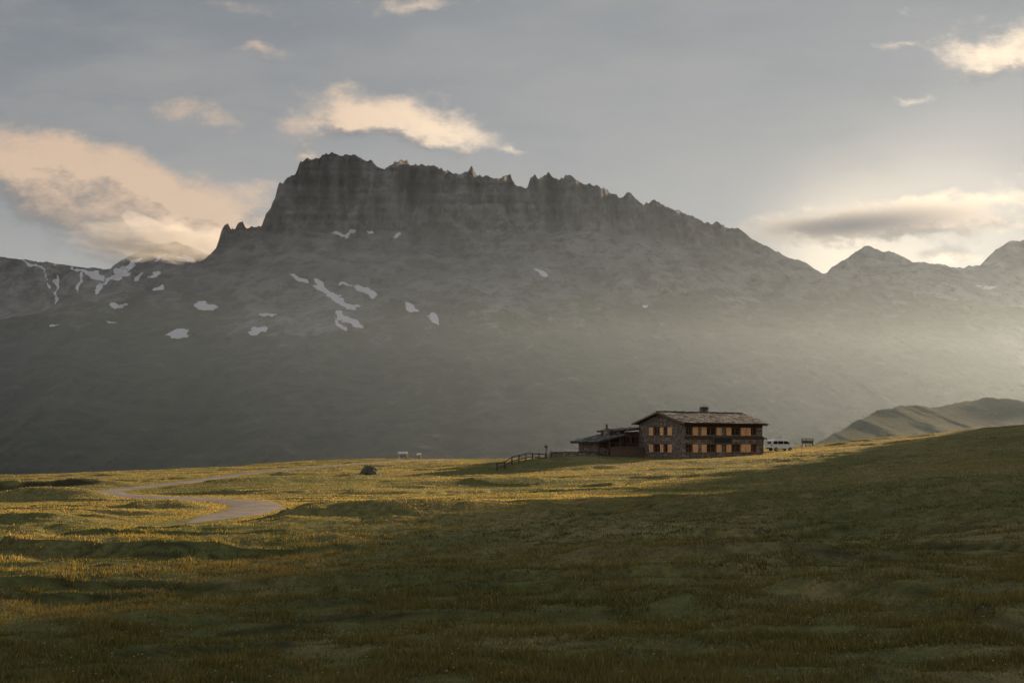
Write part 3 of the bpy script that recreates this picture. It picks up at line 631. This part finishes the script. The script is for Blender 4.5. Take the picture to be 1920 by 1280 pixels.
# ---------------- info lecterns on the mound
BOARD=simple('pale_panel',(0.50,0.50,0.47),0.6,0.12,2)
for px,dd,ww,lab in((755,186,1.8,'wide pale tilted information panel on wooden legs'),(785,188,0.8,'narrow pale tilted information panel on wooden legs')):
    p=wpt(px,dd); E=empty('information_panel',(p[0],p[1],tz(*p)+0.1),math.radians(-10),label=lab+' on the grassy mound',category='information panel')
    M=Matrix.Translation((0,0,1.05))@Matrix.Rotation(math.radians(24),4,'X')
    q=MB(); q.box(-ww/2,ww/2,-0.35,0.35,0,0.06,M); q.obj('panel',BOARD,E)
    for s in(-1,1):
        q=MB(); q.box(s*ww*0.4-0.07,s*ww*0.4+0.07,-0.1,0.08,-0.4,0.98); q.obj('leg',GREYW,E)
    q=MB(); q.box(-ww*0.4+0.075,ww*0.4-0.075,-0.05,0.0,0.35,0.55); q.obj('cross_bar',GREYW,E)
for i,px in enumerate((800,818,834,850)):
    p=wpt(px,160+i); m_=MB(); m_.cyl((0,0,-0.2),(0,0,0.75),0.07,0.06,8); m_.cyl((0,0,0.751),(0,0,0.8),0.06,0.02,8)
    o=m_.obj('wooden_post',GREYW,None,label='short weathered wooden roadside post in grass',category='post',group='posts along the track'); o.location=(p[0],p[1],tz(*p))
# rocks
def rock(px,py,r,flat,label,seed,d=None):
    p=wpt(px,d) if d else place(px,py)
    bm=bmesh.new(); bmesh.ops.create_icosphere(bm,subdivisions=4,radius=1)
    for v_ in bm.verts:
        c=v_.co; k=1+0.35*float(fbm(np.array([c.x*1.3+seed]),np.array([c.y*1.3+c.z]),3,seed)[0])+0.12*float(ridged(np.array([c.x*3+seed]),np.array([c.z*3+c.y*2]),2,seed)[0])
        tp=1-0.35*max(c.z,0)
        v_.co=Vector((c.x*r*k*tp,c.y*r*0.8*k*tp,c.z*r*flat*k))
    me=bpy.data.meshes.new('boulder'); bm.to_mesh(me); bm.free(); me.materials.append(ROCK)
    o=link(bpy.data.objects.new('boulder',me)); o.location=(p[0],p[1],tz(*p)+r*flat*0.15); o['label']=label; o['category']='rock'
rock(693,889,1.1,0.85,'rounded dark mossy boulder alone on sunlit grass',2)
rock(530,962,0.22,0.8,'small pale stone at the bend of the gravel track',5)
rock(540,957,0.16,0.8,'small pale stone at the bend of the gravel track',6)
p=place(94,934); E=empty('wooden_waymark',(p[0],p[1],tz(*p)),0,label='short carved wooden waymark post beside the gravel track',category='post')
q=MB(); q.cyl((0,0,-0.2),(0,0,0.72),0.17,0.15,10); q.cyl((0,0,0.722),(0,0,0.8),0.21,0.19,10); q.obj('post',RWOOD,E)
q=MB(); q.cyl((0,0,0.802),(0,0,1.02),0.14,0.17,10); q.cyl((0,0,1.021),(0,0,1.14),0.17,0.03,10); q.obj('post_head',RWOOD,E)
# ---------------- world
w=bpy.data.worlds.new('World'); S.world=w; w.use_nodes=True; nt=w.node_tree; nt.nodes.clear(); B=NB(nt)
try: w.cycles.sampling_method='MANUAL'; w.cycles.sample_map_resolution=256
except Exception as ex: print(ex)
CL=[(60,300,170,50,0.2,1.1),(190,345,210,62,0.28,1.2),(300,400,160,55,0.3,1.1),(100,385,130,38,0.15,1.1),(230,455,120,46,-0.1,1.0),(370,430,110,34,0.1,.9),(470,365,75,24,0,.8),
 (720,218,130,42,0.15,1.1),(620,235,95,28,-0.2,.95),(840,257,90,24,0.2,.9),(575,292,38,14,0,.85),(375,215,90,24,0.05,.95),(490,94,70,14,0,.9),(1875,108,100,46,-0.1,1.5),(1590,422,205,30,-0.05,1.8),(1800,385,170,22,-0.18,1.2),(1790,484,66,18,0,1.25),(780,4,120,18,0,.8),(1695,172,44,12,0,.7),(1690,84,60,10,0,.7),(955,287,30,9,0,.7),(1720,20,50,11,0.3,.6),(1860,425,90,18,-0.1,.8),(410,10,160,12,0.1,.6)]
G=bpy.data.node_groups.new('cloud_density','ShaderNodeTree')
G.interface.new_socket('V',in_out='INPUT',socket_type='NodeSocketVector'); G.interface.new_socket('D',in_out='OUTPUT',socket_type='NodeSocketFloat')
gb_=NB(G); gi=gb_.n('NodeGroupInput'); go=gb_.n('NodeGroupOutput'); V0=gi.outputs[0]
mp=gb_.n('ShaderNodeMapping'); mp.inputs['Scale'].default_value=(1,1.7,1); mp.inputs['Rotation'].default_value=(0,0,0.15); gb_.l(V0,mp.inputs[0])
n1=gb_.noise(mp.outputs[0],13,5,0.62,'Color'); off=gb_.v('SCALE',gb_.v('SUBTRACT',n1,(0.5,0.5,0.5)),0.055); VW=gb_.v('ADD',V0,off)
acc=None
for (cx,cy,a,b,an,wt) in CL:
    mm=gb_.n('ShaderNodeMapping',vector_type='TEXTURE'); mm.inputs['Location'].default_value=((cx-HX)/F,(HY-cy)/F,0); mm.inputs['Rotation'].default_value=(0,0,-an); mm.inputs['Scale'].default_value=(a/F,b/F,1)
    gb_.l(VW,mm.inputs[0]); ln2=gb_.v('DOT_PRODUCT',mm.outputs[0],mm.outputs[0]); e=gb_.m('MULTIPLY',gb_.m('POWER',2.718,gb_.m('MULTIPLY',ln2,-0.75)),wt)
    acc=e if acc is None else gb_.m('ADD',acc,e)
fn=gb_.noise(mp.outputs[0],22,8,0.64)
acc=gb_.m('MINIMUM',acc,1.6)
dn=gb_.m('SUBTRACT',acc,gb_.m('MULTIPLY',gb_.m('SUBTRACT',0.72,fn),2.0))
gb_.l(dn,go.inputs[0])
tc=B.n('ShaderNodeTexCoord').outputs['Generated']; sp=B.n('ShaderNodeSeparateXYZ'); B.l(tc,sp.inputs[0])
yy=B.m('MAXIMUM',sp.outputs[1],0.05); cb=B.n('ShaderNodeCombineXYZ'); B.l(B.m('DIVIDE',sp.outputs[0],yy),cb.inputs[0]); B.l(B.m('DIVIDE',sp.outputs[2],yy),cb.inputs[1])
uv=cb.outputs[0]
def dens(vec):
    g=B.n('ShaderNodeGroup'); g.node_tree=G; B.l(vec,g.inputs[0]); return g.outputs[0]
D0=dens(uv); D1=dens(B.v('ADD',uv,(0.008,0.026,0)))
front=B.ss(sp.outputs[1],0.1,0.3)
al=B.m('MULTIPLY',B.ss(D0,-0.15,1.2),front)
lit=B.ss(B.m('SUBTRACT',D0,D1),-0.9,0.8)
def spot(px,py,a,b,rot=0.08):
    mm=B.n('ShaderNodeMapping',vector_type='TEXTURE'); mm.inputs['Location'].default_value=((px-HX)/F,(HY-py)/F,0); mm.inputs['Rotation'].default_value=(0,0,rot); mm.inputs['Scale'].default_value=(a/F,b/F,1); B.l(uv,mm.inputs[0])
    return B.m('POWER',2.718,B.m('MULTIPLY',B.v('DOT_PRODUCT',mm.outputs[0],mm.outputs[0]),-0.7))
def darkspot(px,py,a,b,k,rot=0.08): return B.m('SUBTRACT',1.0,B.m('MULTIPLY',k,spot(px,py,a,b,rot)))
lit=B.m('MULTIPLY',B.m('MULTIPLY',lit,darkspot(1590,424,260,34,1.0)),darkspot(190,460,260,52,0.75,-0.25))
lit=B.m('MULTIPLY',lit,1.35,None,True)
sky=B.n('ShaderNodeTexSky',sky_type='NISHITA'); sky.sun_disc=False; sky.sun_elevation=SUN_EL; sky.sun_rotation=SUN_AZ; sky.air_density=1.2; sky.dust_density=1.0; sky.altitude=2000
nish=B.v('MULTIPLY',sky.outputs[0],(0.005,0.007,0.009))
def dirv(px,py):
    return tuple(Vector(((px-HX)/F,1,(HY-py)/F)).normalized())
nrm=B.v('NORMALIZE',tc); dt=B.v('DOT_PRODUCT',nrm,dirv(1800,440)); elev=sp.outputs[2]
basec=B.mix(B.ss(elev,0.05,0.44),(0.44,0.425,0.40),(0.205,0.228,0.252))
wide=B.ss(dt,0.6,1.0); basec=B.mix(B.m('MULTIPLY',wide,0.45),basec,(0.50,0.48,0.45))
glow=B.m('POWER',B.m('MAXIMUM',dt,0.0),280.0)
g2=B.m('POWER',B.m('MAXIMUM',B.v('DOT_PRODUCT',nrm,dirv(1590,485)),0.0),450.0)
basec=B.mix(B.m('MULTIPLY',glow,0.7),basec,(1.0,0.88,0.72)); basec=B.mix(B.m('MULTIPLY',g2,0.85),basec,(1.12,0.95,0.72))
vm=B.n('ShaderNodeMapping'); vm.inputs['Scale'].default_value=(1,3.2,1); vm.inputs['Rotation'].default_value=(0,0,0.12); B.l(uv,vm.inputs[0])
vn_=B.noise(vm.outputs[0],3.2,6,0.58)
veil=B.ss(vn_,0.42,0.72); basec=B.mix(B.m('MULTIPLY',veil,0.45),basec,(0.45,0.42,0.39)); basec=B.mix(B.m('MULTIPLY',B.ss(vn_,0.5,0.25),0.2),basec,(0.18,0.195,0.215))
clit=B.mix(B.ss(dt,0.75,0.98),(0.76,0.55,0.385),(1.3,1.03,0.74)); cdark=B.mix(B.ss(dt,0.6,0.98),(0.23,0.215,0.21),(0.17,0.145,0.135))
skyc=B.mix(B.m('MULTIPLY',al,0.95),basec,B.mix(lit,cdark,clit))
skyc=B.mix(B.ss(elev,0.46,0.8),skyc,(0.45,0.49,0.54)); skyc=B.mix(B.ss(sp.outputs[1],0.1,-0.5),skyc,(0.54,0.52,0.51))  # sky overhead and behind the camera brightened as added fill for ground and house
tot=B.v('ADD',B.v('SCALE',skyc,0.9),nish)
bg=B.n('ShaderNodeBackground'); B.l(tot,bg.inputs[0]); bg.inputs[1].default_value=1.0
wo=B.n('ShaderNodeOutputWorld'); B.l(bg.outputs[0],wo.inputs[0])
# ---------------- sun
sl_=bpy.data.lights.new('sun','SUN'); sl_.energy=14.5; sl_.angle=math.radians(0.8); sl_.color=(1.0,0.71,0.42)
so=link(bpy.data.objects.new('sun',sl_)); so.rotation_euler=SD.to_track_quat('Z','Y').to_euler()
# ---------------- camera
c=bpy.data.cameras.new('camera'); c.sensor_width=36; c.lens=35.0; c.shift_y=(HY-640)/1920; c.clip_start=0.1; c.clip_end=30000
co=link(bpy.data.objects.new('camera',c)); co.rotation_euler=(math.pi/2,0,0); co.location=(0,0,0); S.camera=co
S.view_settings.view_transform='Standard'; S.view_settings.look='None'; S.view_settings.exposure=0
